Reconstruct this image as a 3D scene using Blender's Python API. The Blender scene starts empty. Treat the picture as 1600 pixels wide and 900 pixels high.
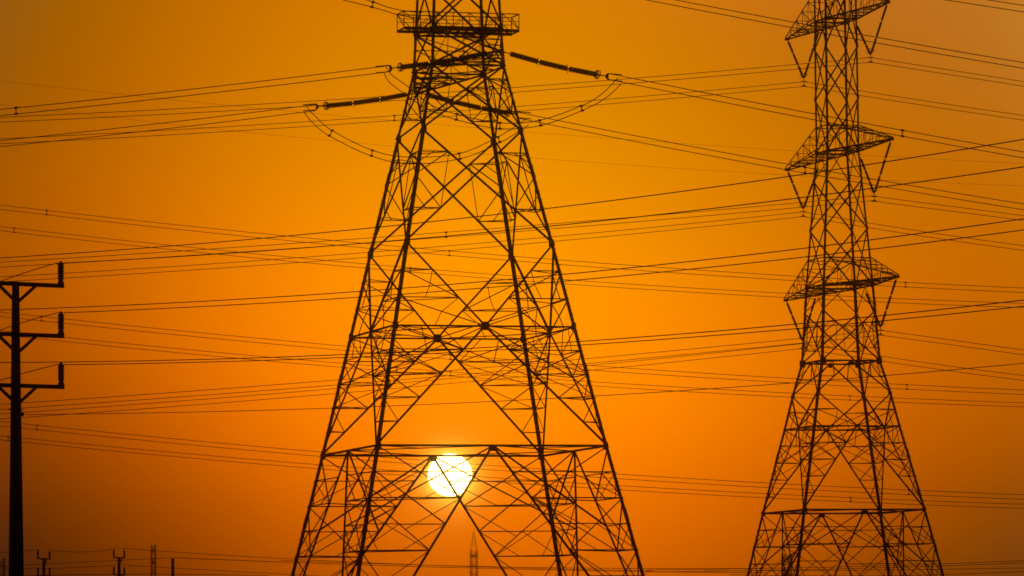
import bpy, math, random
from mathutils import Vector, Matrix
random.seed(7)
SC = bpy.context.scene
COL = SC.collection

# ------------------------------------------------------------------ camera
F = 7500.0                 # focal length in pixels of a 1600 px wide frame
PITCH, ROLL, ZC = 0.077, 0.010, 2.2
CAM = Vector((0, 0, ZC))
_c, _s = math.cos(PITCH), math.sin(PITCH)
FWD, RGT, UP = Vector((0, _c, _s)), Vector((1, 0, 0)), Vector((0, -_s, _c))
_cr, _sr = math.cos(ROLL), math.sin(ROLL)
RX, UX = RGT * _cr - UP * _sr, RGT * _sr + UP * _cr
cam_d = bpy.data.cameras.new('camera')
cam = bpy.data.objects.new('camera', cam_d)
COL.objects.link(cam)
cam.matrix_world = Matrix(((RX.x, UX.x, -FWD.x, CAM.x), (RX.y, UX.y, -FWD.y, CAM.y),
                           (RX.z, UX.z, -FWD.z, CAM.z), (0, 0, 0, 1)))
cam_d.sensor_width = 36.0
cam_d.lens = 36.0 * F / 1600.0
cam_d.clip_start, cam_d.clip_end = 0.5, 200000
SC.camera = cam

def ray(px, py):
    return FWD + RX * ((px - 800) / F) + UX * ((450 - py) / F)
def at_depth(px, py, Y):
    d = ray(px, py)
    return CAM + d * (Y / d.y)
def on_plane(px, py, p0, direction):
    """point of the vertical plane through p0 (plan direction given) seen at px,py"""
    n = Vector((-direction[1], direction[0], 0))
    d = ray(px, py)
    t = (Vector((p0[0], p0[1], 0)) - CAM).dot(n) / d.dot(n)
    return CAM + d * t

# ------------------------------------------------------------------ world
SUN_DIR = ray(703, 742).normalized()
SUN_EL = math.asin(SUN_DIR.z)
SUN_AZ = math.atan2(SUN_DIR.x, SUN_DIR.y)
world = bpy.data.worlds.new("World")
SC.world = world
world.use_nodes = True
NT = world.node_tree
for n in list(NT.nodes): NT.nodes.remove(n)
def wn(t): return NT.nodes.new(t)
def M(op, a, b=None, clamp=False):
    n = wn('ShaderNodeMath'); n.operation = op; n.use_clamp = clamp
    for i, v in enumerate((a, b)):
        if v is None: continue
        if isinstance(v, (int, float)): n.inputs[i].default_value = v
        else: NT.links.new(v, n.inputs[i])
    return n.outputs[0]
tc = wn('ShaderNodeTexCoord'); sep = wn('ShaderNodeSeparateXYZ')
NT.links.new(tc.outputs['Generated'], sep.inputs[0])
az = M('ARCTAN2', sep.outputs[0], sep.outputs[1])
el = M('ARCSINE', sep.outputs[2])
COEF = {'R': [0.1089, -0.21442, -0.93017, -0.93923, -0.9251, -0.13828, 0.87393, 2.22506, 0.34918, 0.6193, 0.22895, 0.09893, -0.94705], 'G': [-1.0591, -0.15989, -0.23437, -1.52232, -1.69247, -0.1786, 0.85796, 1.43187, 0.36027, 0.54343, 0.57271, 0.46282, 0.19839]}
azc = M('MULTIPLY', M('MINIMUM', M('MAXIMUM', az, -0.13), 0.13), 10.0)
elc = M('MULTIPLY', M('SUBTRACT', M('MINIMUM', M('MAXIMUM', el, 0.0), 0.15), 0.08), 10.0)
def gauss(c):
    a2, e2, ae = M('MULTIPLY', azc, azc), M('MULTIPLY', elc, elc), M('MULTIPLY', azc, elc)
    terms = (azc, elc, a2, e2, ae, M('MULTIPLY', a2, elc), M('MULTIPLY', e2, elc), M('MULTIPLY', a2, azc), M('MULTIPLY', azc, e2),
             M('MULTIPLY', a2, a2), M('MULTIPLY', e2, e2), M('MULTIPLY', a2, e2))
    t = c[0]
    for k, s in zip(c[1:], terms): t = M('ADD', M('MULTIPLY', s, k), t)
    # the glow dies away well outside the sunset quarter of the sky
    wide = M('ADD', M('MULTIPLY', az, az), M('MULTIPLY', el, el))
    return M('EXPONENT', M('ADD', t, M('MULTIPLY', wide, -6.0)))
Rch, Gch = gauss(COEF['R']), gauss(COEF['G'])
# dusty air away from the sun is a little greyer
b1 = M('ADD', M('MULTIPLY', azc, 1.05), M('MULTIPLY', M('SUBTRACT', elc, 0.5), 2.2), clamp=True)
b2 = M('MULTIPLY', M('SUBTRACT', M('ADD', M('MULTIPLY', azc, azc), M('MULTIPLY', elc, elc)), 1.15), 3.3, clamp=True)
Bch = M('ADD', M('MULTIPLY', M('MULTIPLY', b1, b1), 0.0145), M('MULTIPLY', b2, 0.006))
comb = wn('ShaderNodeCombineXYZ')
for i, s in enumerate((Rch, Gch, Bch)): NT.links.new(s, comb.inputs[i])
front = M('GREATER_THAN', sep.outputs[1], 0.0)
vm = wn('ShaderNodeVectorMath'); vm.operation = 'SCALE'
NT.links.new(comb.outputs[0], vm.inputs[0]); NT.links.new(M('MULTIPLY', front, 10.0), vm.inputs['Scale'])
sky = wn('ShaderNodeTexSky'); sky.sky_type = 'NISHITA'; sky.sun_disc = False
sky.sun_elevation = SUN_EL; sky.sun_rotation = SUN_AZ
sky.dust_density = 8.0; sky.air_density = 2.0
tint = wn('ShaderNodeVectorMath'); tint.operation = 'MULTIPLY'
NT.links.new(sky.outputs[0], tint.inputs[0]); tint.inputs[1].default_value = (0.12, 0.045, 0.010)
addv = wn('ShaderNodeVectorMath'); addv.operation = 'ADD'
NT.links.new(vm.outputs[0], addv.inputs[0]); NT.links.new(tint.outputs[0], addv.inputs[1])
bg = wn('ShaderNodeBackground'); bg.inputs['Strength'].default_value = 0.1
NT.links.new(addv.outputs[0], bg.inputs['Color'])
wo = wn('ShaderNodeOutputWorld'); NT.links.new(bg.outputs[0], wo.inputs['Surface'])

sl = bpy.data.lights.new('sunlight', 'SUN'); sl.energy = 0.0010; sl.angle = math.radians(0.5)
sl.color = (1.0, 0.36, 0.06)
so = bpy.data.objects.new('sunlight', sl); COL.objects.link(so)
so.rotation_euler = (-SUN_DIR).to_track_quat('-Z', 'Y').to_euler()
SC.view_settings.view_transform = 'Standard'; SC.view_settings.look = 'None'
SC.view_settings.exposure = 0; SC.view_settings.gamma = 1
SC.view_settings.use_curve_mapping = False
SC.cycles.max_bounces = 4; SC.cycles.volume_bounces = 0
SC.cycles.filter_width = 1.6

# ------------------------------------------------------------------ materials
def mat(name, col, rough=0.6, metal=0.0, var=0.25, scale=3.0, bump=0.0):
    m = bpy.data.materials.new(name); m.use_nodes = True
    nt = m.node_tree; b = nt.nodes['Principled BSDF']
    no = nt.nodes.new('ShaderNodeTexNoise'); no.inputs['Scale'].default_value = scale
    no.inputs['Detail'].default_value = 6
    co = nt.nodes.new('ShaderNodeTexCoord'); nt.links.new(co.outputs['Object'], no.inputs['Vector'])
    r = nt.nodes.new('ShaderNodeValToRGB')
    r.color_ramp.elements[0].position = .3; r.color_ramp.elements[1].position = .7
    r.color_ramp.elements[0].color = (*[c * (1 - var) for c in col], 1)
    r.color_ramp.elements[1].color = (*[c * (1 + var) for c in col], 1)
    nt.links.new(no.outputs['Fac'], r.inputs[0]); nt.links.new(r.outputs[0], b.inputs['Base Color'])
    b.inputs['Roughness'].default_value = rough; b.inputs['Metallic'].default_value = metal
    if bump:
        bp = nt.nodes.new('ShaderNodeBump'); bp.inputs['Strength'].default_value = bump
        nt.links.new(no.outputs['Fac'], bp.inputs['Height']); nt.links.new(bp.outputs[0], b.inputs['Normal'])
    return m
STEEL = mat('galvanised_steel', (0.20, 0.19, 0.18), .55, .3)
POLE = mat('painted_pole_steel', (0.09, 0.085, 0.08), .6, .1)
WIRE = mat('weathered_aluminium_wire', (0.07, 0.065, 0.06), .7, .1)
CERAM = mat('brown_porcelain', (0.10, 0.045, 0.03), .35)
CONC = mat('concrete', (0.32, 0.30, 0.27), .9, 0, .15, 2, .2)
SAND = mat('desert_sand', (0.30, 0.22, 0.14), .95, 0, .2, .05, .3)

# ------------------------------------------------------------------ mesh helpers
class MB:
    def __init__(s): s.v = []; s.f = []
    def angle(s, a, b, w, t=None, hint=None, origin=None):
        """steel angle (L section) of flange w from a to b"""
        a, b = Vector(a), Vector(b); d = (b - a)
        if d.length < 1e-4: return
        d.normalize(); t = t or max(w * .14, .008)
        h = Vector(hint) if hint else Vector((0, 0, 1))
        if abs(d.dot(h)) > .97: h = Vector((1, 0, 0))
        x = d.cross(h).normalized(); y = d.cross(x).normalized()
        prof = [(0, 0), (w, 0), (w, t), (t, t), (t, w), (0, w)]
        o = w * .35
        n = len(s.v)
        for p in (a, b):
            for (u, v) in prof: s.v.append(p + x * (u - o) + y * (v - o))
        for i in range(6):
            j = (i + 1) % 6; s.f.append((n + i, n + j, n + 6 + j, n + 6 + i))
        s.f.append((n, n + 3, n + 2, n + 1)); s.f.append((n, n + 5, n + 4, n + 3))
        s.f.append((n + 6, n + 7, n + 8, n + 9)); s.f.append((n + 6, n + 9, n + 10, n + 11))
    def bar(s, a, b, w, h=None, hint=None):
        a, b = Vector(a), Vector(b); d = (b - a).normalized(); h = h or w
        k = Vector(hint) if hint else Vector((0, 0, 1))
        if abs(d.dot(k)) > .97: k = Vector((1, 0, 0))
        x = d.cross(k).normalized() * w / 2; y = d.cross(x).normalized() * h / 2
        n = len(s.v)
        for p in (a, b): s.v += [p - x - y, p + x - y, p + x + y, p - x + y]
        for i in range(4):
            j = (i + 1) % 4; s.f.append((n + i, n + j, n + 4 + j, n + 4 + i))
        s.f.append((n + 3, n + 2, n + 1, n)); s.f.append((n + 4, n + 5, n + 6, n + 7))
    def tube(s, pts, r, seg=6, caps=True, closed=False):
        pts = [Vector(p) for p in pts]; n0 = len(s.v); N = len(pts)
        rr = r if isinstance(r, (list, tuple)) else [r] * N
        x = None
        for i, p in enumerate(pts):
            if closed: d = pts[(i + 1) % N] - pts[i - 1]
            else: d = pts[min(i + 1, N - 1)] - pts[max(i - 1, 0)]
            d.normalize()
            if x is None:
                k = Vector((0, 0, 1)) if abs(d.z) < .9 else Vector((1, 0, 0))
                x = d.cross(k).normalized()
            else: x = (x - d * x.dot(d)).normalized()
            y = d.cross(x)
            for j in range(seg):
                a = 2 * math.pi * j / seg
                s.v.append(p + x * (math.cos(a) * rr[i]) + y * (math.sin(a) * rr[i]))
        for i in range(N if closed else N - 1):
            for j in range(seg):
                k = (j + 1) % seg; i2 = (i + 1) % N
                s.f.append((n0 + i * seg + j, n0 + i * seg + k, n0 + i2 * seg + k, n0 + i2 * seg + j))
        if caps and not closed:
            s.f.append(tuple(n0 + j for j in reversed(range(seg))))
            s.f.append(tuple(n0 + (N - 1) * seg + j for j in range(seg)))
    def ring(s, c, axis, R, r, seg=20):
        axis = Vector(axis).normalized(); k = Vector((0, 0, 1)) if abs(axis.z) < .9 else Vector((1, 0, 0))
        x = axis.cross(k).normalized(); y = axis.cross(x)
        s.tube([Vector(c) + x * (R * math.cos(2 * math.pi * i / seg)) + y * (R * math.sin(2 * math.pi * i / seg)) for i in range(seg)], r, 5, closed=True)
    def plate(s, poly, n, t):
        """flat polygon extruded by t along n"""
        n = Vector(n).normalized(); k = len(poly); n0 = len(s.v)
        for q in (-t / 2, t / 2):
            for p in poly: s.v.append(Vector(p) + n * q)
        s.f.append(tuple(n0 + i for i in reversed(range(k)))); s.f.append(tuple(n0 + k + i for i in range(k)))
        for i in range(k):
            j = (i + 1) % k; s.f.append((n0 + i, n0 + j, n0 + k + j, n0 + k + i))
    def build(s, name, m, parent=None, smooth=False):
        me = bpy.data.meshes.new(name); me.from_pydata([tuple(v) for v in s.v], [], s.f); me.update()
        me.materials.append(m)
        if smooth:
            for p in me.polygons: p.use_smooth = True
        o = bpy.data.objects.new(name, me); COL.objects.link(o)
        if parent: o.parent = parent
        return o
def tag(o, label=None, cat=None, group=None, kind=None):
    for k, v in (('label', label), ('category', cat), ('group', group), ('kind', kind)):
        if v: o[k] = v
    return o
def empty(name, loc, rz=0.0):
    o = bpy.data.objects.new(name, None); COL.objects.link(o)
    o.location = loc; o.rotation_euler.z = rz; o.empty_display_size = .5
    return o

# ------------------------------------------------------------------ ground, haze, sun
g = MB(); R_ = 60000
nx = 40
g.v = []
xs = [-R_, -8000, -2500] + [-1500 + i * 75 for i in range(41)] + [2500, 8000, R_]
ys = [-R_, -3000] + [-300 + i * 75 for i in range(41)] + [5000, 12000, R_]
for y in ys:
    for x in xs:
        inner = abs(x) < 1400 and 20 < y < 2600
        g.v.append(Vector((x, y, random.uniform(-.25, 0) if inner else -.1)))
W = len(xs)
g.f = [(j * W + i, j * W + i + 1, (j + 1) * W + i + 1, (j + 1) * W + i) for j in range(len(ys) - 1) for i in range(W - 1)]
tag(g.build('ground', SAND, smooth=True), kind='structure')

def haze(dens, aniso):
    h = MB(); x0, x1, y0, y1, z0, z1 = -700, 700, -60, 1800, -1.6, 62
    h.v = [Vector(p) for p in ((x0, y0, z0), (x1, y0, z0), (x1, y1, z0), (x0, y1, z0), (x0, y0, z1), (x1, y0, z1), (x1, y1, z1), (x0, y1, z1))]
    h.f = [(3, 2, 1, 0), (4, 5, 6, 7), (0, 1, 5, 4), (1, 2, 6, 5), (2, 3, 7, 6), (3, 0, 4, 7)]
    m = bpy.data.materials.new('dusty_air'); m.use_nodes = True
    nt = m.node_tree
    for n in list(nt.nodes): nt.nodes.remove(n)
    v = nt.nodes.new('ShaderNodeVolumePrincipled'); o = nt.nodes.new('ShaderNodeOutputMaterial')
    v.inputs['Density'].default_value = dens; v.inputs['Anisotropy'].default_value = aniso
    v.inputs['Color'].default_value = (.97, .88, .25, 1)
    nt.links.new(v.outputs[0], o.inputs['Volume'])
    tag(h.build('haze', m), kind='stuff')
haze(0.00040, 0.998)

def setting_sun():
    D = 90000.0; c = CAM + SUN_DIR * D; r = D * 34.6 / F
    s = MB(); n, mseg = 64, 32
    for i in range(mseg + 1):
        a = math.pi * i / mseg
        for j in range(n):
            b = 2 * math.pi * j / n
            s.v.append(Vector((math.sin(a) * math.cos(b) * r, math.sin(a) * math.sin(b) * r, math.cos(a) * r * .965)))
    for i in range(mseg):
        for j in range(n):
            k = (j + 1) % n; s.f.append((i * n + j, (i + 1) * n + j, (i + 1) * n + k, i * n + k))
    m = bpy.data.materials.new('sun_glow'); m.use_nodes = True; nt = m.node_tree
    for q in list(nt.nodes): nt.nodes.remove(q)
    e = nt.nodes.new('ShaderNodeEmission'); e.inputs['Color'].default_value = (1, .58, .22, 1)
    e.inputs['Strength'].default_value = 14.0
    o = nt.nodes.new('ShaderNodeOutputMaterial'); nt.links.new(e.outputs[0], o.inputs['Surface'])
    ob = s.build('sun', m, smooth=True); ob.location = c
    tag(ob, 'white setting sun disc low between the legs of the large pylon', 'sun')
setting_sun()

# ------------------------------------------------------------------ lattice pylons
SGN = [(-1, 1), (-1, -1), (1, -1), (1, 1)]          # far-left, near-left, near-right, far-right
class Tower:
    def __init__(s, prof, root, wl, wd, wh, ws, wt):
        s.prof = sorted(prof); s.root = root; s.top = .74
        s.wl, s.wd, s.wh, s.ws, s.wt = wl, wd, wh, ws, wt
    def h(s, z):
        P = s.prof
        for (z0, h0), (z1, h1) in zip(P, P[1:]):
            if z <= z1: return h0 + (h1 - h0) * (z - z0) / (z1 - z0)
        return P[-1][1]
    def corner(s, i, z):
        h = s.h(z); return Vector((SGN[i][0] * h, SGN[i][1] * h, z))
    def fp(s, f, u, z):
        a, b = s.corner(f, z), s.corner((f + 1) % 4, z); return a.lerp(b, (u + 1) / 2)
    def nrm(s, f):
        a, b = s.corner(f, 0), s.corner((f + 1) % 4, 0); d = b - a
        return Vector((-d.y, d.x, 0)).normalized()
    def legs(s, z0, z1, steps=(0, 2)):
        zs = [z0] + [p[0] for p in s.prof if z0 < p[0] < z1] + [z1]
        for i in range(4):
            m = MB()
            inward = Vector((-SGN[i][0], 0, 0)); inw2 = Vector((0, -SGN[i][1], 0))
            for a, b in zip(zs, zs[1:]):
                p, q = s.corner(i, a), s.corner(i, b)
                w = s.wl * (1.0 if a < s.prof[len(s.prof)//2][0] else s.top)
                t = .022; d = (q - p).normalized()
                n0 = len(m.v)
                prof = [(0, 0), (w, 0), (w, t), (t, t), (t, w), (0, w)]
                for e in (p, q + d * .02):
                    for (u, v) in prof: m.v.append(e + inward * u + inw2 * v)
                for k in range(6):
                    j = (k + 1) % 6; m.f.append((n0 + k, n0 + j, n0 + 6 + j, n0 + 6 + k))
                m.f += [(n0, n0 + 3, n0 + 2, n0 + 1), (n0, n0 + 5, n0 + 4, n0 + 3), (n0 + 6, n0 + 7, n0 + 8, n0 + 9), (n0 + 6, n0 + 9, n0 + 10, n0 + 11)]
                # splice plates at intervals
                L = (q - p).length
                k = 4.2
                while k < L - 1:
                    c0 = p + d * (k - .35); c1 = p + d * (k + .35)
                    o1 = -inw2 * .012
                    m.bar(c0 + inward * w * .5 + o1, c1 + inward * w * .5 + o1, w * .95, .02, hint=tuple(inw2))
                    m.bar(c0 + inw2 * w * .5 - inward * .012, c1 + inw2 * w * .5 - inward * .012, w * .95, .02, hint=tuple(inward))
                    k += 6.0
            if i in steps:
                z = z0 + 3
                while z < z1:
                    p = s.corner(i, z); m.tube([p, p - inward * .09], .010, 4); z += .45
            leg = m.build('leg', STEEL, s.root)
            # concrete footing
            c = MB(); p = s.corner(i, z0)
            c.bar((p.x, p.y, z0 - .6), (p.x, p.y, z0 + .25), 1.1)
            c.build('footing', CONC, leg)
    def gusset(s, c, n, w, h=None, ang=0.0):
        n = Vector(n).normalized(); x = Vector((0, 0, 1)).cross(n).normalized(); y = n.cross(x); h = h or w
        c = Vector(c) + n * .016
        pl = []
        k = .28
        for (u, v) in ((-1, -1 + k), (-1 + k, -1), (1 - k, -1), (1, -1 + k), (1, 1 - k), (1 - k, 1), (-1 + k, 1), (-1, 1 - k)):
            pl.append(c + x * (u * w / 2) + y * (v * h / 2))
        m = MB(); m.plate(pl, n, .014); m.build('gusset_plate', STEEL, s.root)
    def cross(s, f, z0, z1, red=True, plate=0):
        """X braced panel of one face"""
        h0, h1 = s.h(z0), s.h(z1); t = h0 / (h0 + h1); n = s.nrm(f); m = MB(); hint = tuple(n)
        C = s.fp(f, -1, z0).lerp(s.fp(f, 1, z1), t)
        q = n * .03
        for u in (-1, 1):
            m.angle(s.fp(f, u, z0) + q * u, s.fp(f, -u, z1) + q * u, s.wd, hint=hint)
        if red:
            for u in (-1, 1):
                T, B = s.fp(f, u, z1), s.fp(f, u, z0)
                m1, m2 = T.lerp(C, .5), B.lerp(C, .5)
                l1, l2, lm = s.fp(f, u, m1.z), s.fp(f, u, m2.z), s.fp(f, u, C.z)
                for a, b in ((l1, m1), (l2, m2), (lm, m1), (lm, m2)): m.angle(a, b, s.ws, hint=hint)
                m.angle(m1, m2, s.wt, hint=hint)
                for a, b in ((l1, lm), (lm, l2)):
                    m.angle(a.lerp(b, .5), (l1.lerp(m1, .5) if a is l1 else l2.lerp(m2, .5)), s.wt, hint=hint)
        m.build('cross_bracing', STEEL, s.root)
        if plate: s.gusset(C, n, plate)
    def corner_ties(s, z0, z1):
        """small plan ties between the bracing of neighbouring faces"""
        h0, h1 = s.h(z0), s.h(z1); t = h0 / (h0 + h1)
        for i in range(4):
            fa, fb = (i - 1) % 4, i          # faces meeting at corner i
            Ca = s.fp(fa, -1, z0).lerp(s.fp(fa, 1, z1), t); Cb = s.fp(fb, -1, z0).lerp(s.fp(fb, 1, z1), t)
            for zc in (z0, z1):
                m = MB(); K = s.corner(i, zc); m.angle(K.lerp(Ca, .5), K.lerp(Cb, .5), s.wt)
                m.build('corner_bracing', STEEL, s.root)
    def fan(s, f, zA, zC, n, m, down=False, main_all=True, ties=True):
        """redundants between leg and the long diagonal running from leg (zA) to face centre (zC)"""
        hint = tuple(s.nrm(f)); C = s.fp(f, 0, zC)
        for u in (-1, 1):
            K = s.fp(f, u, zA)
            m.angle(K, C, s.wd * 1.05, hint=hint)
            l = [s.fp(f, u, zA + (zC - zA) * k / n) for k in range(n + 1)]
            d = [K.lerp(C, k / n) for k in range(n + 1)]
            for k in range(1, n):
                m.angle(l[k], d[k], s.ws, hint=hint)
            for k in range(1, n):
                if down:
                    m.angle(d[k], l[k + 1], s.ws if k > 1 else s.wt, hint=hint)
                else:
                    m.angle(l[k], d[k + 1], s.ws, hint=hint)
                    if ties: m.angle(d[k], l[k].lerp(d[k + 1], .5), s.wt, hint=hint); m.angle(l[k].lerp(d[k+1], .5), l[k+1].lerp(d[k+1], .45), s.wt, hint=hint)
            if down:
                for k in (n - 2, n - 1):
                    m.angle(d[k], l[k - 1], s.wt, hint=hint)
                m.angle(d[n - 1], l[n].lerp(d[n], .5), s.wt, hint=hint)
                m.angle(l[n - 1].lerp(d[n - 1], .5), l[n].lerp(d[n], .3), s.wt, hint=hint)
    def big_cross(s, z3, z2, z1, n_up, n_dn, plate):
        for f in range(4):
            m = MB(); s.fan(f, z3, z2, n_up, m); s.fan(f, z1, z2, n_dn, m, down=True)
            m.build('cross_bracing', STEEL, s.root)
            s.gusset(s.fp(f, 0, z2), s.nrm(f), plate, plate)
        s.frame(z2, diag=True)
        for i in range(4):
            m = MB(); fa, fb = (i - 1) % 4, i; K3, K1 = s.corner(i, z3), s.corner(i, z1)
            Ca, Cb = s.fp(fa, 0, z2), s.fp(fb, 0, z2)
            for t in ([k / n_up for k in range(1, n_up)]): m.angle(K3.lerp(Ca, t), K3.lerp(Cb, t), s.wt)
            for t in ([k / n_dn for k in range(1, n_dn)]): m.angle(K1.lerp(Ca, t), K1.lerp(Cb, t), s.wt)
            if n_dn > 3:
                m.angle(Ca, K1.lerp(Cb, (n_dn - 2) / n_dn), s.ws); m.angle(Cb, K1.lerp(Ca, (n_dn - 2) / n_dn), s.ws)
            m.build('corner_bracing', STEEL, s.root)
    def frame(s, z, diag=False, w=None, double=False):
        m = MB(); w = w or s.wh
        for f in range(4):
            a, b = s.fp(f, -1, z), s.fp(f, 1, z)
            m.angle(a, b, w, hint=(0, 0, 1))
            if double: m.angle(a + Vector((0, 0, .0)) - s.nrm(f) * .0, b, w, hint=tuple(s.nrm(f)))
        if diag:
            for f in range(4):
                c0, c1 = s.fp(f, 0, z), s.fp((f + 1) % 4, 0, z)
                m.angle(c0, c1, s.ws); K = s.corner((f + 1) % 4, z)
                m.angle(K, c0.lerp(c1, .5), s.wt)
        m.build('horizontal_frame', STEEL, s.root)
    def bottom(s, z1, n_sp, zf, plate):
        """inverted V panel down to the feet"""
        s.frame(z1, diag=True, double=True)
        nlev = int((z1 - zf) / n_sp)
        for f in range(4):
            m = MB(); hint = tuple(s.nrm(f)); C = s.fp(f, 0, z1)
            for u in (-1, 1):
                K = s.fp(f, u, zf); m.angle(K, C, s.wd * 1.1, hint=hint)
                l, d = [], []
                for k in range(nlev + 1):
                    z = z1 - k * n_sp; l.append(s.fp(f, u, z)); d.append(C.lerp(K, (z1 - z) / (z1 - zf)))
                for k in range(2, nlev + 1, 2): m.angle(l[k], d[k], s.ws * 1.1, hint=hint)
                for k in range(0, nlev - 1, 2):
                    m.angle(l[k], d[k + 2], s.ws * 1.1, hint=hint)
                    zm = l[k].lerp(d[k + 2], .5); m.angle(l[k + 1], zm, s.wt * 1.2, hint=hint)
                    m.angle(zm, l[k + 2], s.ws * .8, hint=hint)
                    m.angle(l[k + 1], l[k + 2].lerp(d[k + 2], .25), s.wt, hint=hint)
                    m.angle(d[k + 1], l[k].lerp(d[k + 2], .5), s.ws, hint=hint)
                    m.angle(d[k + 1], l[k + 2].lerp(d[k + 2], .6), s.wt, hint=hint)
                    if k: m.angle(d[k], l[k].lerp(d[k + 2], .6), s.wt, hint=hint)
            m.build('splayed_bracing', STEEL, s.root)
            s.gusset(C - Vector((0, 0, plate * .3)), s.nrm(f), plate * 1.1, plate * .8)
        for i in range(4):
            m = MB(); fa, fb = (i - 1) % 4, i; K = s.corner(i, zf)
            Ca, Cb = s.fp(fa, 0, z1), s.fp(fb, 0, z1)
            T = lambda C, k: C.lerp(K, k * n_sp / (z1 - zf))
            m.angle(Ca, T(Cb, 3), s.wd * .8); m.angle(Cb, T(Ca, 3), s.wd * .8)
            for k in range(2, nlev + 1, 2): m.angle(T(Ca, k), T(Cb, k), s.ws)
            for k in range(2, nlev - 1, 2):
                m.angle(T(Ca, k), T(Cb, k + 2), s.wt); m.angle(T(Cb, k), s.corner(i, z1 - k * n_sp), s.wt)
            m.build('corner_bracing', STEEL, s.root)
    def arm(s, side, zb, zt, tip, n=6, w=None):
        """pointed crossarm: bottom chords at zb, top chords at zt, to a tip; side -1 near / +1 far"""
        w = w or s.wd; tip = Vector(tip); m = MB()
        y = side
        hb, ht = s.h(zb), s.h(zt)
        B = [Vector((-hb, y * hb, zb)), Vector((hb, y * hb, zb))]
        T = [Vector((-ht, y * ht, zt)), Vector((ht, y * ht, zt))]
        tips = [tip + Vector((-.12, 0, 0)), tip + Vector((.12, 0, 0))]
        for k in (0, 1):
            m.angle(B[k], tips[k], w); m.angle(T[k], tips[k] + Vector((0, 0, .12)), w * .85)
            for i in range(1, n):
                t = i / n; t2 = (i + 1) / n
                b, q = B[k].lerp(tips[k], t), T[k].lerp(tips[k], t)
                m.angle(b, q, s.wt)
                m.angle(q, B[k].lerp(tips[k], (i - 1) / n), s.wt)
        for i in range(n):
            a, b = B[0].lerp(tips[0], i / n), B[1].lerp(tips[1], i / n)
            a2, b2 = B[0].lerp(tips[0], (i + 1) / n), B[1].lerp(tips[1], (i + 1) / n)
            m.angle(a, b, s.ws); m.angle(a, b2, s.wt); m.angle(b, a2, s.wt)
            a, b2 = T[0].lerp(tips[0], i / n), T[1].lerp(tips[1], (i + 1) / n)
            m.angle(a, T[1].lerp(tips[1], i / n), s.wt); m.angle(a, b2, s.wt)
        m.bar(tip + Vector((-.15, 0, 0)), tip + Vector((.15, 0, 0)), .24, .2)
        m.build('crossarm', STEEL, s.root)

# --- the large angle pylon
MX, MY, MPSI = -2.798, 260.0, 0.272
DZ = ZC
mzt = [(-DZ, 8.95 + .31), (11.243, 6.347), (17.679, 5.031), (22.24, 4.10), (28.45, 2.80), (32.063, 2.051), (34.092, 1.955), (42.0, 1.60)]
mprof = [(z + DZ, h) for z, h in mzt]
main = empty('lattice_pylon', (MX, MY, 0), MPSI)
tag(main, 'tall wide lattice steel tension pylon standing in front of the setting sun', 'pylon')
T1 = Tower(mprof, main, .19, .098, .092, .056, .042)
L1, L2, L3, L4, WA, CG = 11.243 + DZ, 17.679 + DZ, 22.24 + DZ, 28.45 + DZ, 32.063 + DZ, 34.092 + DZ
T1.legs(0.0, 41.0)
T1.bottom(L1, 1.39, 0.0, .42)
T1.big_cross(L3, L2, L1, 3, 5, .46)
for f in range(4):
    T1.cross(f, L3, L4); T1.cross(f, L4, WA); T1.cross(f, WA, CG, red=False)
    T1.cross(f, CG, CG + 3.4, red=False); T1.cross(f, CG + 3.4, 41.0, red=False)
T1.corner_ties(L3, L4); T1.corner_ties(L4, WA)
T1.frame(WA, diag=True); T1.frame(CG, diag=True, double=True)
for z in (L1, L2, L3, L4, WA, CG):
    for i in range(4):
        p = T1.corner(i, z)
        for f, u in ((i, 1), ((i - 1) % 4, -1)):
            a, b = T1.corner(f, z), T1.corner((f + 1) % 4, z)
            d = (b - a).normalized() * (1 if f == i else -1)
            T1.gusset(p + d * .12, T1.nrm(f), .27, .44)
MR = Matrix.Rotation(MPSI, 3, 'Z'); MO = Vector((MX, MY, 0))
def to_main(p): return MR.inverted() @ (Vector(p) - MO)
arm_dir = (-math.sin(MPSI), math.cos(MPSI))
P1 = on_plane(779, 80, (MX, MY), arm_dir); P2 = on_plane(652, 145, (MX, MY), arm_dir)
for P, sd in ((P1, -1), (P2, 1)):
    q = to_main(P); q.x = 0
    T1.arm(sd, WA, CG, (0, q.y, q.z), n=4, w=.11)
# maintenance platform under the upper cage
def platform():
    m = MB(); z = CG + .05; x = 3.24; y0, y1 = -.75, .75; hgt = .92
    for y in (y0, y1):
        m.bar((-x, y, z), (x, y, z), .10, .16)
    for k in range(15):
        xx = -x + 2 * x * k / 14; m.bar((xx, y0, z), (xx, y1, z), .05, .08)
    pf = m.build('platform', STEEL, main)
    r = MB(); n = 7
    for y in (y0, y1):
        r.bar((-x, y, z + hgt), (x, y, z + hgt), .05); r.bar((-x, y, z + hgt * .55), (x, y, z + hgt * .55), .03)
        for k in range(n + 1):
            xx = -x + 2 * x * k / n
            r.bar((xx, y, z + .08), (xx, y, z + hgt), .04)
            if k < n:
                a, b = (0, hgt) if k % 2 else (hgt, .08)
                r.bar((xx, y, z + a + (.08 if a == 0 else 0)), (xx + 2 * x / n, y, z + b), .035)
    for xx in (-x, x):
        r.bar((xx, y0, z + hgt), (xx, y1, z + hgt), .05); r.bar((xx, y0, z + .1), (xx, y1, z + hgt), .035)
    r.build('railing', STEEL, pf)
platform()

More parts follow.
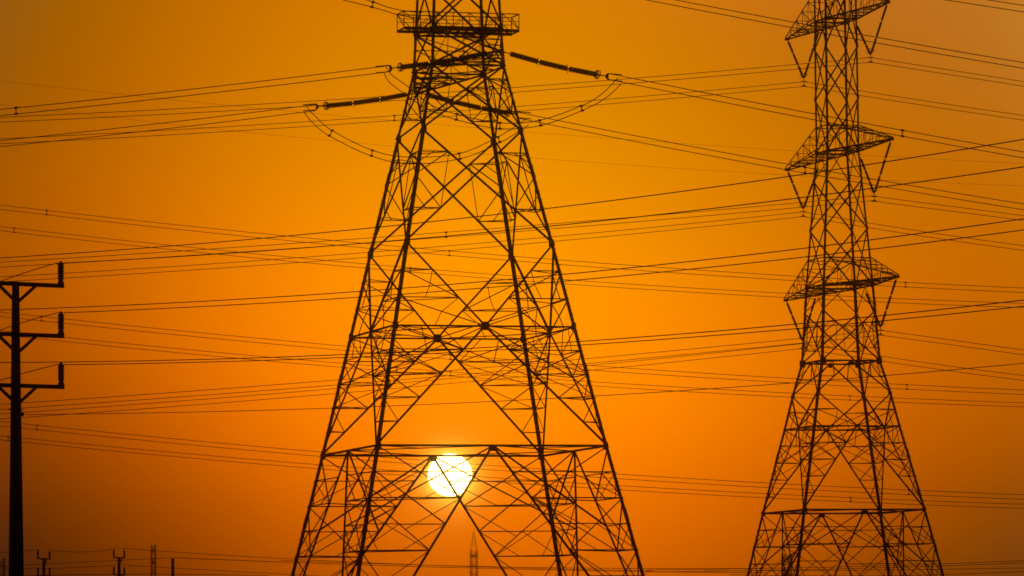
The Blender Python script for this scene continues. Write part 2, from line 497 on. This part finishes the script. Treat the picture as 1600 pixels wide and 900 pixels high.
# --- the slimmer suspension pylon
RX_, RY, RPSI = 23.269, 340.0, 0.276
rzt = [(-DZ, 7.05), (10.13, 4.53), (16.055, 3.24), (18.45, 2.76), (20.713, 2.215), (26.077, 1.90), (30.209, 1.60), (35.676, 1.215), (39.537, 1.215), (45.158, 1.20), (49.5, 1.18)]
rprof = [(z + DZ, h) for z, h in rzt]
right = empty('lattice_pylon', (RX_, RY, 0), RPSI)
tag(right, 'slimmer lattice steel suspension pylon with three pairs of pointed crossarms', 'pylon')
T2 = Tower(rprof, right, .175, .088, .092, .056, .042)
H1, H2, H3, KK = [z + DZ for z in (10.13, 16.055, 18.45, 20.713)]
def ry(py, X=1310):               # height of a picture row on the right pylon's axis
    return at_depth(X, py, RY).z
T2.legs(0.0, 52.0)
T2.bottom(H1, 1.2, 0.0, .42)
T2.big_cross(H3, H2, H1, 2, 5, .22)
for f in range(4):
    m = MB(); C = T2.fp(f, 0, KK); hint = tuple(T2.nrm(f))
    for u in (-1, 1):
        K = T2.fp(f, u, H3); m.angle(K, C, T2.wd, hint=hint)
        K2 = T2.fp(f, u, KK)
        zmid = (H3 + KK) / 2; m.angle(T2.fp(f, u, zmid), K.lerp(C, .5), T2.ws, hint=hint)
        m.angle(K.lerp(C, .5), T2.fp(f, u * .62, KK), T2.ws, hint=hint)
        m.angle(T2.fp(f, u, zmid), T2.fp(f, u * .62, KK), T2.wt, hint=hint)
    m.build('cross_bracing', STEEL, right)
    T2.gusset(C - Vector((0, 0, .12)), T2.nrm(f), .3)
T2.frame(KK, diag=True, double=True)
zA = [ry(y) for y in (567, 487, 448, 359, 282, 238, 155, 75, 32, -45, -120)]
def inv_v(f, zlo, zhi):
    m = MB(); C = T2.fp(f, 0, zhi)
    for u in (-1, 1): m.angle(T2.fp(f, u, zlo), C, T2.ws, hint=tuple(T2.nrm(f)))
    m.build('cross_bracing', STEEL, right)
for f in range(4):
    for a, b, kind in ((0, 1, 'r'), (1, 2, 'v'), (2, 3, 'x'), (3, 4, 'p'), (4, 5, 'v'), (5, 6, 'p'), (6, 7, 'p')):
        if kind == 'v': inv_v(f, zA[a], zA[b])
        else: T2.cross(f, zA[a], zA[b], red=(kind == 'r'), plate=(.24 if kind in 'px' else 0))
    T2.cross(f, zA[7], zA[9], red=False); T2.cross(f, zA[9], 52.0, red=False)
for z in (zA[2], zA[5], zA[8]): T2.frame(z, diag=True, double=True)
for z in (ry(405), ry(198), ry(-14)): T2.frame(z, w=.06)
for z, w in ((KK, .44), (H1, .3), (H3, .24), (zA[2], .28), (zA[5], .26), (zA[8], .26)):
    for i in range(4):
        p = T2.corner(i, z)
        for f in (i, (i - 1) % 4):
            a, b = T2.corner(f, z), T2.corner((f + 1) % 4, z)
            d = (b - a).normalized() * (1 if f == i else -1)
            T2.gusset(p + d * .12, T2.nrm(f), w, w * 1.2)
for z in zA[3:8]:
    for i in range(4):
        T2.gusset(T2.corner(i, z) + Vector((0, 0, 0)), T2.nrm(i), .16, .3)
RR = Matrix.Rotation(RPSI, 3, 'Z'); RO = Vector((RX_, RY, 0))
r_dir = (-math.sin(RPSI), math.cos(RPSI))
def to_right(p): return RR.inverted() @ (Vector(p) - RO)
tips = {}
for nm, L, R, zb, zt in (('top', (1230, 61), (1387, 3), zA[8], ry(-14)), ('middle', (1230, 265), (1393, 217), zA[5], ry(198)), ('lowest', (1228, 469), (1401.5, 432), zA[2], ry(405))):
    for key, px, sd in (('far', L, 1), ('near', R, -1)):
        P = on_plane(px[0], px[1], (RX_, RY), r_dir); q = to_right(P); q.x = 0
        T2.arm(sd, zb, zt, q, n=5, w=.10); tips[nm, key] = RO + RR @ q

# earth-wire peaks on both pylons (just above the picture)
for T, z0 in ((T1, 41.0), (T2, 52.0)):
    m = MB(); top = Vector((0, 0, z0 + 2.4))
    for i in range(4):
        m.angle(T.corner(i, z0), top, .09); m.angle(T.corner(i, z0), T.corner((i + 1) % 4, z0), .07)
    m.build('peak', STEEL, T.root)

# ------------------------------------------------------------------ insulators
def shed_stack(m, a, b, R, core, n, seg=12):
    a, b = Vector(a), Vector(b); pts, rr = [], []
    for i in range(n):
        t0 = i / n
        for q, r in ((0, core), (.25, core), (.45, R), (.75, R * .96), (.8, core)):
            pts.append(a.lerp(b, t0 + q / n)); rr.append(r)
    pts.append(b); rr.append(core); m.tube(pts, rr, seg)
def tension_string(a, b, label, yoke_up=Vector((0, 0, 1)), half=.17):
    a, b = Vector(a), Vector(b); root = empty('insulator_string', a)
    tag(root, label, 'insulator', 'tension insulator strings on the large pylon')
    L = (b - a).length; d = (b - a) / L
    sag = lambda t: Vector((0, 0, -1)) * (.10 * math.sin(math.pi * t) if L > 3 else 0)
    P = lambda t: d * (L * t) + sag(t)
    m = MB(); m.tube([P(0), P(.05), P(.10)], .03, 6); m.tube([P(.93), P(1)], .03, 6)
    m.build('link_rod', STEEL, root)
    for (t0, t1) in ((.085, .35), (.365, .63), (.645, .915)):
        m = MB(); shed_stack(m, P(t0), P(t1), .165, .12, 12)
        m.build('insulator_unit', CERAM, root)
        j = MB(); j.tube([P(t1 - .005), P(t1 + .035)], .05, 6)
        for k in (-1, 1): j.tube([P(t1 + .0), P(t1) + Vector((0, 0, k * .26))], .014, 4)
        j.build('arcing_horn', STEEL, root)
    m = MB(); x = d.cross(Vector((0, 0, 1))).normalized(); upv = x.cross(d).normalized()
    m.ring(P(.91), d * .9 + x * .5, .22, .022); m.ring(P(.925), d * .9 - x * .5, .22, .022)
    m.build('corona_ring', STEEL, root)
    m = MB(); e = P(1.0)
    Z = Vector((0, 0, 1)); m.plate([e - d * .04 + upv * .06, e - d * .04 - upv * .06, e + d * .06 - Z * half, e + d * .17 - Z * half, e + d * .12, e + d * .17 + Z * half, e + d * .06 + Z * half], x, .06)
    fl = Vector((d.x, d.y, 0)).normalized()
    for k in (-1, 1): m.tube([e + d * .12 + Z * half * k, e + fl * .85 + Z * (half * k) + Vector((0, 0, d.z * .45))], .03, 6)
    m.build('yoke_plate', STEEL, root)
    return b + d * .2
def hpt(px, py, Y): return at_depth(px, py, Y)
s_end = {}
s_end['L1'] = tension_string(P1 + Vector((-.15, 0, 0)), hpt(612, 106.5, P1.y), 'dark insulator string crossing the upper cage, above the other left string')
s_end['R1'] = tension_string(P1 + Vector((.15, 0, 0)), hpt(947, 119, P1.y), 'long dark insulator string reaching right into open sky from the large pylon')
s_end['L2'] = tension_string(P2 + Vector((-.15, 0, 0)), hpt(497, 166.5, P2.y), 'dark insulator string reaching left into open sky from the large pylon')
s_end['R2'] = tension_string(P2 + Vector((.15, 0, 0)), hpt(806, 178.5, P2.y), 'dark insulator string sloping down inside the body of the large pylon')

vbot = {}
VSPEC = {('top', 'far'): ((1256, 127.5), (1280, 46)), ('top', 'near'): ((1360.5, 90), (1338, 38)),
         ('middle', 'far'): ((1255, 331), (1279, 262)), ('middle', 'near'): ((1366, 307), (1344, 245)),
         ('lowest', 'far'): ((1254, 537), (1275, 462)), ('lowest', 'near'): ((1376, 516), (1352, 455))}
PLACE = {'far': 'left', 'near': 'right'}
for key, (bot, inn) in VSPEC.items():
    B = on_plane(bot[0], bot[1] - 4, (RX_, RY), r_dir); I = on_plane(inn[0], inn[1], (RX_, RY), r_dir); Tp = tips[key]
    root = empty('v_insulator', B)
    tag(root, 'V shaped insulator pair hanging under the %s %s crossarm of the slimmer pylon' % (key[0], PLACE[key[1]]), 'insulator', 'V insulators on the suspension pylon')
    for E_ in (Tp, I):
        e = E_ - B; m = MB()
        m.tube([e, e * .93], .025, 6); m.tube([e * .04, Vector((0, 0, 0))], .03, 6)
        for t0, t1 in ((.93, .66), (.62, .36), (.32, .04)): shed_stack(m, e * t0, e * t1, .09, .05, 11, 8)
        for t in (.64, .34): m.tube([e * (t + .02), e * (t - .02)], .04, 6)
        m.build('insulator_leg', CERAM, root)
    m = MB(); ax = Vector((r_dir[0], r_dir[1], 0))
    for k in (-1, 1): m.ring(ax * (.22 * k) + Vector((0, 0, .30)), ax * .6 + Vector((0, 0, k * .7)), .20, .016, 14)
    m.build('corona_ring', STEEL, root)
    m = MB(); m.bar((0, 0, 0), (0, 0, -.18), .06, .05)
    dn = on_plane(bot[0], bot[1] + 7.5, (RX_, RY), r_dir) - B
    m.bar((0, 0, -.18), tuple(dn), .035); lx = Vector((math.cos(RPSI), math.sin(RPSI), 0))
    m.plate([Vector((0, 0, -.36)) + lx * .02, dn - lx * .12 + Vector((0, 0, .06)), dn + lx * .12 + Vector((0, 0, .06))], ax, .05)
    m.tube([dn - lx * .22, dn, dn + lx * .22], .04, 6)
    c = Vector((0, 0, -.18)); m.tube([c - lx * .22, c, c + lx * .22], .04, 6)
    m.build('suspension_clamp', STEEL, root)

# ------------------------------------------------------------------ conductors
def quad(pts):
    """least squares parabola through picture points"""
    n = len(pts); x0 = sum(p[0] for p in pts) / n; sc = max(abs(p[0] - x0) for p in pts) or 1
    if n == 2:
        (xa, ya), (xb, yb) = pts; return lambda x: ya + (yb - ya) * (x - xa) / (xb - xa)
    A = [[0.0] * 4 for _ in range(3)]
    for (x, y) in pts:
        t = (x - x0) / sc; b = (1, t, t * t)
        for i in range(3):
            for j in range(3): A[i][j] += b[i] * b[j]
            A[i][3] += b[i] * y
    for i in range(3):
        pv = A[i][i]
        for j in range(i, 4): A[i][j] /= pv
        for k in range(3):
            if k != i:
                q = A[k][i]
                for j in range(i, 4): A[k][j] -= q * A[i][j]
    a, b, c = A[0][3], A[1][3], A[2][3]
    return lambda x: a + b * (x - x0) / sc + c * ((x - x0) / sc) ** 2
def span_pts(pts, Ya, Yb, ext=None, n=28):
    """3D catenary in a vertical plane; Ya/Yb depth at first and last picture point"""
    f = quad(pts); xa, xb = pts[0][0], pts[-1][0]
    A, B = at_depth(xa, f(xa), Ya), at_depth(xb, f(xb), Yb)
    d = (B.x - A.x, B.y - A.y); x0, x1 = (xa, xb) if not ext else ext
    return [on_plane(x0 + (x1 - x0) * i / n, f(x0 + (x1 - x0) * i / n), A, d) for i in range(n + 1)]
def bundle(label, spans, sep, Y, r=.023, spacers=(), group='twin conductor bundles'):
    """spans: list of (upper-wire picture points, Ya, Yb, ext); the lower wire hangs sep metres below"""
    first = span_pts(*spans[0][:3], ext=spans[0][3])[0]
    root = empty('conductor_bundle', first); tag(root, label, 'power line', group)
    up = []
    for (pts, Ya, Yb, ext) in spans:
        w = span_pts(pts, Ya, Yb, ext)
        if up: w = w[1:]
        up += w
    for k, dz in ((0, 0), (1, -sep)):
        m = MB(); m.tube([p - first + Vector((0, 0, dz)) for p in up], r, 6); m.build('wire', WIRE, root, smooth=True)
    for sx in spacers:
        # nearest point along the upper wire to that picture column
        best = None
        for a, b in zip(up, up[1:]):
            pa, pb = pix(a), pix(b)
            if (pa[0] - sx) * (pb[0] - sx) <= 0:
                t = (sx - pa[0]) / (pb[0] - pa[0]); best = (a.lerp(b, t), (b - a).normalized()); break
        if best:
            p, d = best; p = p - first; m = MB()
            m.bar(p + Vector((0, 0, 0)), p + Vector((0, 0, -sep)), .05)
            for z in (0, -sep): m.bar(p + d * .09 + Vector((0, 0, z)), p - d * .09 + Vector((0, 0, z)), .10)
            m.build('spacer', STEEL, root)
    return root
def pix(p):
    d = p - CAM; k = d.dot(FWD); return 800 + d.dot(RX) / k * F, 450 - d.dot(UX) / k * F

YN, YF_ = P1.y, P2.y
sp_ = lambda px, Y: px * Y / F
# from the large pylon
bundle('upper of the two conductor pairs leaving the large pylon to the left', [([(611, 102.5), (450, 121), (320, 137.6), (160, 154.6), (0, 171)], YN, YN, (611, -160))], sp_(9.6, YN), YN, spacers=(25,))
bundle('lower of the two conductor pairs leaving the large pylon to the left', [([(493, 164), (440, 169), (320, 185), (160, 203), (0, 219.5)], YF_, YF_, (493, -160))], sp_(9.6, YF_), YF_)
bundle('conductor pair from the long right string sloping down past the slimmer pylon', [([(952, 114.5), (1000, 125.5), (1276, 178), (1346, 191.6), (1410, 204.3), (1600, 237.5)], YN, YN, (952, 1760))], sp_(9.4, YN), YN, spacers=(1410,))
bundle('conductor pair from the string inside the large pylon sloping down to the right', [([(811, 175.5), (875, 189.5), (1040, 221), (1232, 255.5), (1351, 279), (1600, 318.5)], YF_, YF_, (811, 1760))], sp_(9.2, YF_), YF_, spacers=(1258,))
bundle('conductor pair crossing the top right corner of the sky', [([(1056, 0), (1242, 35), (1348, 54.4), (1600, 98)], 246, 246, (900, 1760))], sp_(9, 246), 246)
bundle('short piece of conductor pair in the extreme top right corner', [([(1545, 0), (1600, 8.5)], 250, 250, (1440, 1760))], sp_(10.5, 250), 250)
# jumpers
def jumper(label, up, lo, Ya, Yb, spc):
    first = at_depth(*up[0], Ya); root = empty('jumper_loop', first)
    tag(root, label, 'power line', 'jumper loops under the large pylon')
    def path(P_):
        X0, X1 = P_[0][0], P_[-1][0]; out = []
        # Catmull-Rom through picture points, depth linear across
        Q = [P_[0]] + P_ + [P_[-1]]
        for i in range(1, len(Q) - 2):
            for k in range(8):
                t = k / 8; c = []
                for a in (0, 1):
                    p0, p1, p2, p3 = (Q[j][a] for j in (i - 1, i, i + 1, i + 2))
                    c.append(.5 * (2 * p1 + (p2 - p0) * t + (2 * p0 - 5 * p1 + 4 * p2 - p3) * t * t + (3 * p1 - p0 - 3 * p2 + p3) * t ** 3))
                out.append(c)
        out.append(list(P_[-1]))
        return [at_depth(x, y, Ya + (Yb - Ya) * min(1, max(0, (x - X0) / (X1 - X0)))) - first for x, y in out]
    for q in (up, lo):
        m = MB(); m.tube(path(q), .025, 6); m.build('wire', WIRE, root, smooth=True)
    X0, X1 = up[0][0], up[-1][0]
    for (a, b) in spc:
        Y = Ya + (Yb - Ya) * (a[0] - X0) / (X1 - X0)
        p, q = at_depth(*a, Y) - first, at_depth(*b, Y) - first; m = MB(); m.bar(p, q, .05)
        for e in (p, q): m.bar(e + Vector((.09, 0, 0)), e - Vector((.09, 0, 0)), .11)
        m.build('spacer', STEEL, root)
jumper('lower jumper loop hanging in a deep curve from the left string under the large pylon',
       [(479, 167), (492, 181), (519, 204), (582, 235), (640, 245.5), (717, 240), (778, 214), (822, 186)],
       [(475, 175), (487, 190), (514, 212), (580, 243.5), (640, 256), (719, 248), (781, 223), (826, 195)], YF_, YF_,
       [((519, 204), (514.5, 212)), ((582, 235), (580.5, 243.5)), ((717, 240), (719, 248)), ((778, 214), (781, 222))])
jumper('upper jumper loop curving up to the long right insulator string',
       [(603, 104.5), (612, 117), (637, 135), (672, 163), (714, 178.5), (781, 192), (843, 188), (908, 165.6), (940, 147), (966, 121)],
       [(600, 113.5), (607, 127), (627, 143), (667, 170), (713, 187), (781, 201), (845, 196), (910, 172.5), (945, 154), (971, 131)], YN, YN,
       [((714, 178), (713, 187)), ((781, 192), (781, 201)), ((843, 188), (845, 196)), ((908, 165.6), (910, 172.5))])
jumper('short jumper pair reaching the left end of the platform from the top edge',
       [(540, -9), (583, 3), (605, 11), (632, 17), (660, 20)], [(536, 0), (581, 11), (605, 18), (622, 23), (660, 30)], YN, YN, [((583, 3), (581, 11))])

# from the slimmer pylon
VB = {k: on_plane(v[0][0], v[0][1], (RX_, RY), r_dir) for k, v in VSPEC.items()}
def sus(label, key, left, rightp, sep, sl_, spacers=()):
    Yv = VB[key].y; px = VSPEC[key][0]
    Yl = Yv * .955; Yr = Yv * 1.01
    # one straight plan line: depth at the left end, at the pylon and at the right end
    bundle(label, [(list(reversed([px] + left))[0:], Yl, Yv, (-160, px[0])), ([px] + rightp, Yv, Yr, (px[0], 1760))], sp_(sep, Yv), Yv, spacers=spacers)
sus('topmost conductor pair reaching the upper right V insulator of the slimmer pylon', ('top', 'near'), [(1276, 97.7), (1040, 118), (802, 136.4), (552, 155), (300, 168), (0, 183.4)], [(1600, 127.6)], 7.4, 0)
sus('conductor pair reaching the upper left V insulator of the slimmer pylon', ('top', 'far'), [(1040, 147.5), (810, 166.7), (618, 181), (300, 200), (0, 217.5)], [(1345, 142), (1600, 180.6)], 7.4, 0, spacers=(616,))
sus('conductor pair reaching the middle right V insulator of the slimmer pylon', ('middle', 'near'), [(1260, 314), (860, 350), (697, 363), (620, 369), (320, 389.6), (0, 409.6)], [(1600, 337)], 7.6, 0, spacers=(697,))
sus('conductor pair reaching the middle left V insulator of the slimmer pylon', ('middle', 'far'), [(867, 369.8), (540, 397), (320, 412.8), (0, 432.8)], [(1355, 348), (1600, 384)], 7.4, 0)
sus('conductor pair reaching the lowest right V insulator of the slimmer pylon', ('lowest', 'near'), [(1252, 528.7), (917, 560.5), (525, 593.6), (280, 612.4), (38, 630), (0, 631.5)], [(1600, 547)], 7.6, 0)
sus('conductor pair reaching the lowest left V insulator of the slimmer pylon', ('lowest', 'far'), [(920, 571), (525, 607), (280, 627), (38, 644.4), (0, 646.5)], [(1380, 557), (1600, 587)], 7.6, 0)

# the farther line that crosses the whole picture
def cross_line(label, pts, sep, Y, spacers):
    bundle(label, [(pts, Y, Y * .985, (-160, 1760))], sp_(sep, Y), Y, r=.025, spacers=spacers)
cross_line('uppermost pair of the farther line, entering the left edge well above the distribution pole', [(0, 320.4), (320, 355.6), (620, 385), (875, 406), (1254, 432.5), (1401, 441), (1600, 449.7)], 7, 385, (73, 702, 1415))
cross_line('second pair of the farther line, entering the left edge just above the pole top', [(0, 354), (320, 388.6), (620, 416.4), (887, 437.5), (1230, 458.7), (1372, 465), (1600, 474)], 6.6, 395, (22, 641))
cross_line('third pair of the farther line, passing behind the middle crossarm of the pole', [(0, 488), (320, 520), (560, 542), (921, 571.7), (1240, 592), (1392, 600), (1600, 609)], 6.9, 385, (65, 704, 1417))
cross_line('fourth pair of the farther line, meeting the pole at its middle crossarm brace', [(0, 517), (96, 526.6), (320, 548), (530, 567.4), (927, 596.5), (1233, 614.6), (1397, 622), (1600, 629)], 6.4, 395, (620, 704, 1328))
cross_line('fifth pair of the farther line, passing behind the pole below its lowest crossarm', [(0, 658.4), (320, 690), (498, 706), (964, 741), (1200, 754.4), (1442, 767), (1600, 773)], 7, 385, (58, 1420))
cross_line('lowest of the twin conductor pairs crossing the whole sky, just under the fifth pair', [(0, 681), (320, 711.6), (494, 725.4), (973, 759), (1191, 771.6), (1451, 782.3), (1600, 788)], 6.4, 395, (13, 1329))
def single(label, pts, Ya, Yb, r, ext=None, name='overhead_wire', group=None, cat='power line', parent=None):
    w = span_pts(pts, Ya, Yb, ext, n=36); m = MB(); m.tube([p - w[0] for p in w], r, 6)
    o = m.build(name, WIRE, parent, smooth=True); o.location = w[0]; tag(o, label, cat, group); return o
single('very faint thin earth wire falling from the upper left edge', [(0, 127), (180, 146), (820, 206), (1260, 237), (1600, 255.6)], 620, 600, .016, (-160, 1760), group='faint far earth wires')
single('very faint thin earth wire running just below the twin pairs left of the large pylon', [(0, 162), (380, 208), (608, 228), (820, 245), (1209, 271), (1450, 285), (1600, 291)], 640, 620, .016, (-160, 1760), group='faint far earth wires')

# ------------------------------------------------------------------ distribution pole
def pole(label, foot, S, yaw, htop, hbot, levels, group, arm=1.5, detail=True, rt=.10, rb=.28, ins=.60):
    root = empty('utility_pole', foot, yaw); tag(root, label, 'utility pole', group)
    m = MB(); m.tube([(0, 0, -.2), (0, 0, htop)], [rb, rt], 8); m.build('post', POLE, root)
    ends = []
    for z in levels:
        a = MB(); a.bar((-arm - .08, 0, z), (arm + .08, 0, z), .10, .11)
        for k in (-1, 1): a.bar((k * .05, -.07, z - .48), (k * arm * .42, -.07, z - .03), .07)
        ar = a.build('crossarm', POLE, root)
        for k in (-1, 1):
            i = MB(); b = Vector((k * arm, 0, z + .055))
            i.tube([b, b + Vector((0, 0, .12))], [.10, .06], 10)
            shed_stack(i, b + Vector((0, 0, .12)), b + Vector((0, 0, ins - .05)), .098, .072, 9, 12)
            i.tube([b + Vector((0, 0, ins - .05)), b + Vector((0, 0, ins + .02))], [.05, .035], 8)
            i.build('post_insulator', CERAM, ar)
            ends.append((k, z + .055 + ins))
    if detail:
        zb = at_depth(36, 647, PY).z; b = MB(); b.bar((.10, 0, zb), (.25, 0, zb), .04); b.bar((.21, 0, zb - .05), (.21, 0, zb + .05), .05); b.tube([(-.22, 0, zb + .12), (.22, 0, zb + .12)], .02, 6)
        b.build('bracket', STEEL, root)
    return root
PY = 130.0; pf = at_depth(25.3, 900, PY); PYAW = math.radians(37)
zt_ = at_depth(25, 443.5, PY).z; z2_ = at_depth(25, 522.5, PY).z; z3_ = at_depth(25, 602.5, PY).z
armL = 65.5 / F * PY / math.cos(PYAW) * 1.01
pole('dark near utility pole with three crossarms at the left edge', (pf.x, PY, 0), 1, PYAW, zt_ + .06, 0, (zt_, z2_, z3_), None, arm=armL)
def ins_top(k, z): return Vector((pf.x + k * armL * math.cos(PYAW), PY + k * armL * math.sin(PYAW), z + .055 + .62))
G_ = 'distribution wires of the near pole'
def pole_wire(label, pts, Ya, Yb, start_px, r=.012):
    single(label, pts, Ya, Yb, r, (start_px, 1760), group=G_, name='distribution_wire')
YR = PY + armL * math.sin(PYAW)
pole_wire('wire tied to the top insulator of the near pole', [(90, 411), (320, 398.4), (540, 383), (900, 349), (1260, 307), (1600, 261)], YR, 106, 90, .013)
pole_wire('wire tied to the middle insulator of the near pole', [(92, 488.5), (320, 479), (560, 465), (882, 439.5), (1260, 401), (1340, 391), (1600, 360)], YR, 106, 92)
pole_wire('wire tied to the lowest insulator of the near pole', [(92, 569), (320, 566.4), (538, 560), (907, 538.5), (1260, 512), (1340, 503.6), (1600, 479.6)], YR, 106, 92)
pole_wire('highest wire of the near pole, passing above its top insulator', [(0, 402.4), (320, 380.6), (586, 356.6), (900, 320), (1260, 270.3), (1345, 258.6), (1600, 218.5)], PY - 1, 100, -42)
pole_wire('wire of the near pole running just above the middle insulator wire', [(0, 483.6), (320, 471.6), (562, 456), (900, 426.4), (1260, 387), (1340, 376.5), (1600, 342.7)], PY - 1, 100, -42)
pole_wire('wire of the near pole running just above the lowest insulator wire', [(0, 565.4), (320, 562.6), (538, 555), (907, 533), (1260, 504), (1340, 496), (1600, 470)], PY - 1, 100, -42)
pole_wire('lowest single wire starting at the bracket of the near pole', [(38, 647), (320, 644.4), (516, 639), (645, 631.6), (932, 618.5), (1240, 598), (1389, 586), (1600, 568)], PY, 104, 40, .009)
for lab, p in (('slack wire falling left from the top insulator of the near pole', [(90, 411), (45, 424), (0, 440)]), ('slack wire falling left from the middle insulator of the near pole', [(92, 488.5), (45, 501), (0, 516)]),
               ('slack wire falling left from the lowest insulator of the near pole', [(92, 569), (45, 581), (0, 594.5)])):
    single(lab, p, YR, YR + .6, .012, (p[0][0], -160), group=G_, name='distribution_wire')

# ------------------------------------------------------------------ far poles, far pylons and their lines
for px, py, Y, lab, yw in ((68.5, 873, 400, 'small far utility pole just right of the near pole', 74), (186, 871.5, 402, 'small far utility pole left of the far lattice mast', 75.5), (270, 884, 408, 'small far utility pole right of the far lattice mast', 91.5)):
    p = at_depth(px, py, Y); z0 = p.z
    pole(lab, (p.x, Y, 0), 1, math.radians(yw), z0 + .06, 0, (z0, z0 - 1.42, z0 - 2.84), 'far utility poles', detail=False, arm=1.32, rt=.13, rb=.24)
def far_pylon(label, px, top, Y, halfw, peak):
    ztop = at_depth(px, top, Y).z; x = at_depth(px, top, Y).x
    root = empty('far_pylon', (x, Y, 0), .3); tag(root, label, 'pylon', 'distant hazy pylons')
    zc = ztop - (7.0 if peak else 0); h = halfw
    prof = [(0, h * 2.6), (zc * .45, h * 1.15), (zc, h)]
    H = lambda z: (prof[0][1] + (prof[1][1] - prof[0][1]) * z / prof[1][0]) if z < prof[1][0] else prof[1][1] + (h - prof[1][1]) * (z - prof[1][0]) / (zc - prof[1][0])
    lg, br = MB(), MB(); n = int(zc / 3.2); w = .15
    P = lambda i, z: Vector((SGN[i][0] * H(z), SGN[i][1] * H(z), z))
    for i in range(4):
        q = MB(); q.bar(P(i, 0), P(i, prof[1][0]), w * 1.4); q.bar(P(i, prof[1][0]), P(i, zc), w * 1.4); q.build('leg', STEEL, root)
        for k in range(n):
            a, b = zc * k / n, zc * (k + 1) / n
            br.bar(P(i, a), P((i + 1) % 4, b), w * .8); br.bar(P((i + 1) % 4, a), P(i, b), w * .8)
    br.build('cross_bracing', STEEL, root)
    if peak:
        q = MB()
        for i in range(4):
            q.bar(P(i, zc), (0, 0, ztop), w * .9)
            for t in (.3, .6): q.bar(P(i, zc).lerp(Vector((0, 0, ztop)), t), P((i + 1) % 4, zc).lerp(Vector((0, 0, ztop)), t), w * .6)
        q.build('peak', STEEL, root)
    za = zc - (2.0 if peak else 5.5)
    q = MB(); q.bar((-h, -1.4 * h, za), (-h, 1.4 * h, za), .3, .6); q.bar((h, -1.4 * h, za), (h, 1.4 * h, za), .3, .6); q.bar((-h, 0, za), (h, 0, za), .5, .9)
    q.build('crossarm', STEEL, root)
far_pylon('faint pointed pylon far away, seen between the legs below the sun', 740, 828, 1650, 1.0, True)
far_pylon('faint flat topped lattice mast far away between two small utility poles', 239.5, 852, 1500, .58, False)
far_pylon('faint distant pylon top seen through the left legs of the slimmer pylon', 1229, 866, 1300, 1.0, False)
far_pylon('faint distant pylon top cut by the left picture edge', 1, 872, 1300, .9, False)

FG = 'far low wires near the horizon'
def low(lab, pts, Y, Yb=None, r=.022, ext=None): single(lab, pts, Y, Yb or Y, r, ext, group=FG, name='far_wire')
low('far wire ending at the first small pole behind the near pole', [(-60, 866), (0, 863.5), (63, 858.5)], 400)
low('far wire hanging between the first two small poles', [(76, 859), (130, 862.5), (182, 857)], 400)
low('uppermost far wire running right from the second small pole', [(191, 857), (370, 868.5), (458, 873.2), (740, 886), (1020, 891.5)], 402, 420, .024)
low('far wire ending at the third small pole', [(-60, 888), (40, 883), (150, 877), (269, 871.5)], 405, 405, .024)
low('darkest far wire running right from the third small pole', [(272, 871.5), (458, 878.4), (740, 888), (1010, 893), (1200, 895)], 405, 440, .03)
low('far wire reaching the second small pole at its lower arm', [(-60, 890), (40, 888), (110, 888.5), (181, 883)], 402)
low('far wire leaving the lower arm of the second small pole', [(191, 883), (300, 889), (458, 898), (600, 905)], 402)
low('lower far wire leaving the third small pole', [(-60, 903), (120, 899), (269, 896), (420, 900)], 405, 405, .026)
low('upper of the far wires rising to the right edge', [(1010, 890.5), (1162, 888.8), (1320, 885.5), (1486, 880.6), (1600, 875.8)], 420, 400, .026, (1010, 1760))
low('far wire close below the uppermost one at the right edge', [(1010, 893.5), (1162, 892), (1320, 888.5), (1486, 883.6), (1600, 879.5)], 420, 400, .026, (1010, 1760))
low('fine far wire level across the lower right', [(1140, 892), (1320, 891), (1486, 889.5), (1600, 887.2)], 500, 480, .03, (1100, 1760))
low('bottommost far wire at the lower right corner', [(1140, 898), (1320, 899), (1486, 898.5), (1600, 892.5)], 520, 480, .034, (1140, 1760))
low('broad faint far wire behind the feet of the large pylon', [(440, 875.5), (730, 884.5), (1010, 888.5), (1200, 888)], 700, 700, .05)
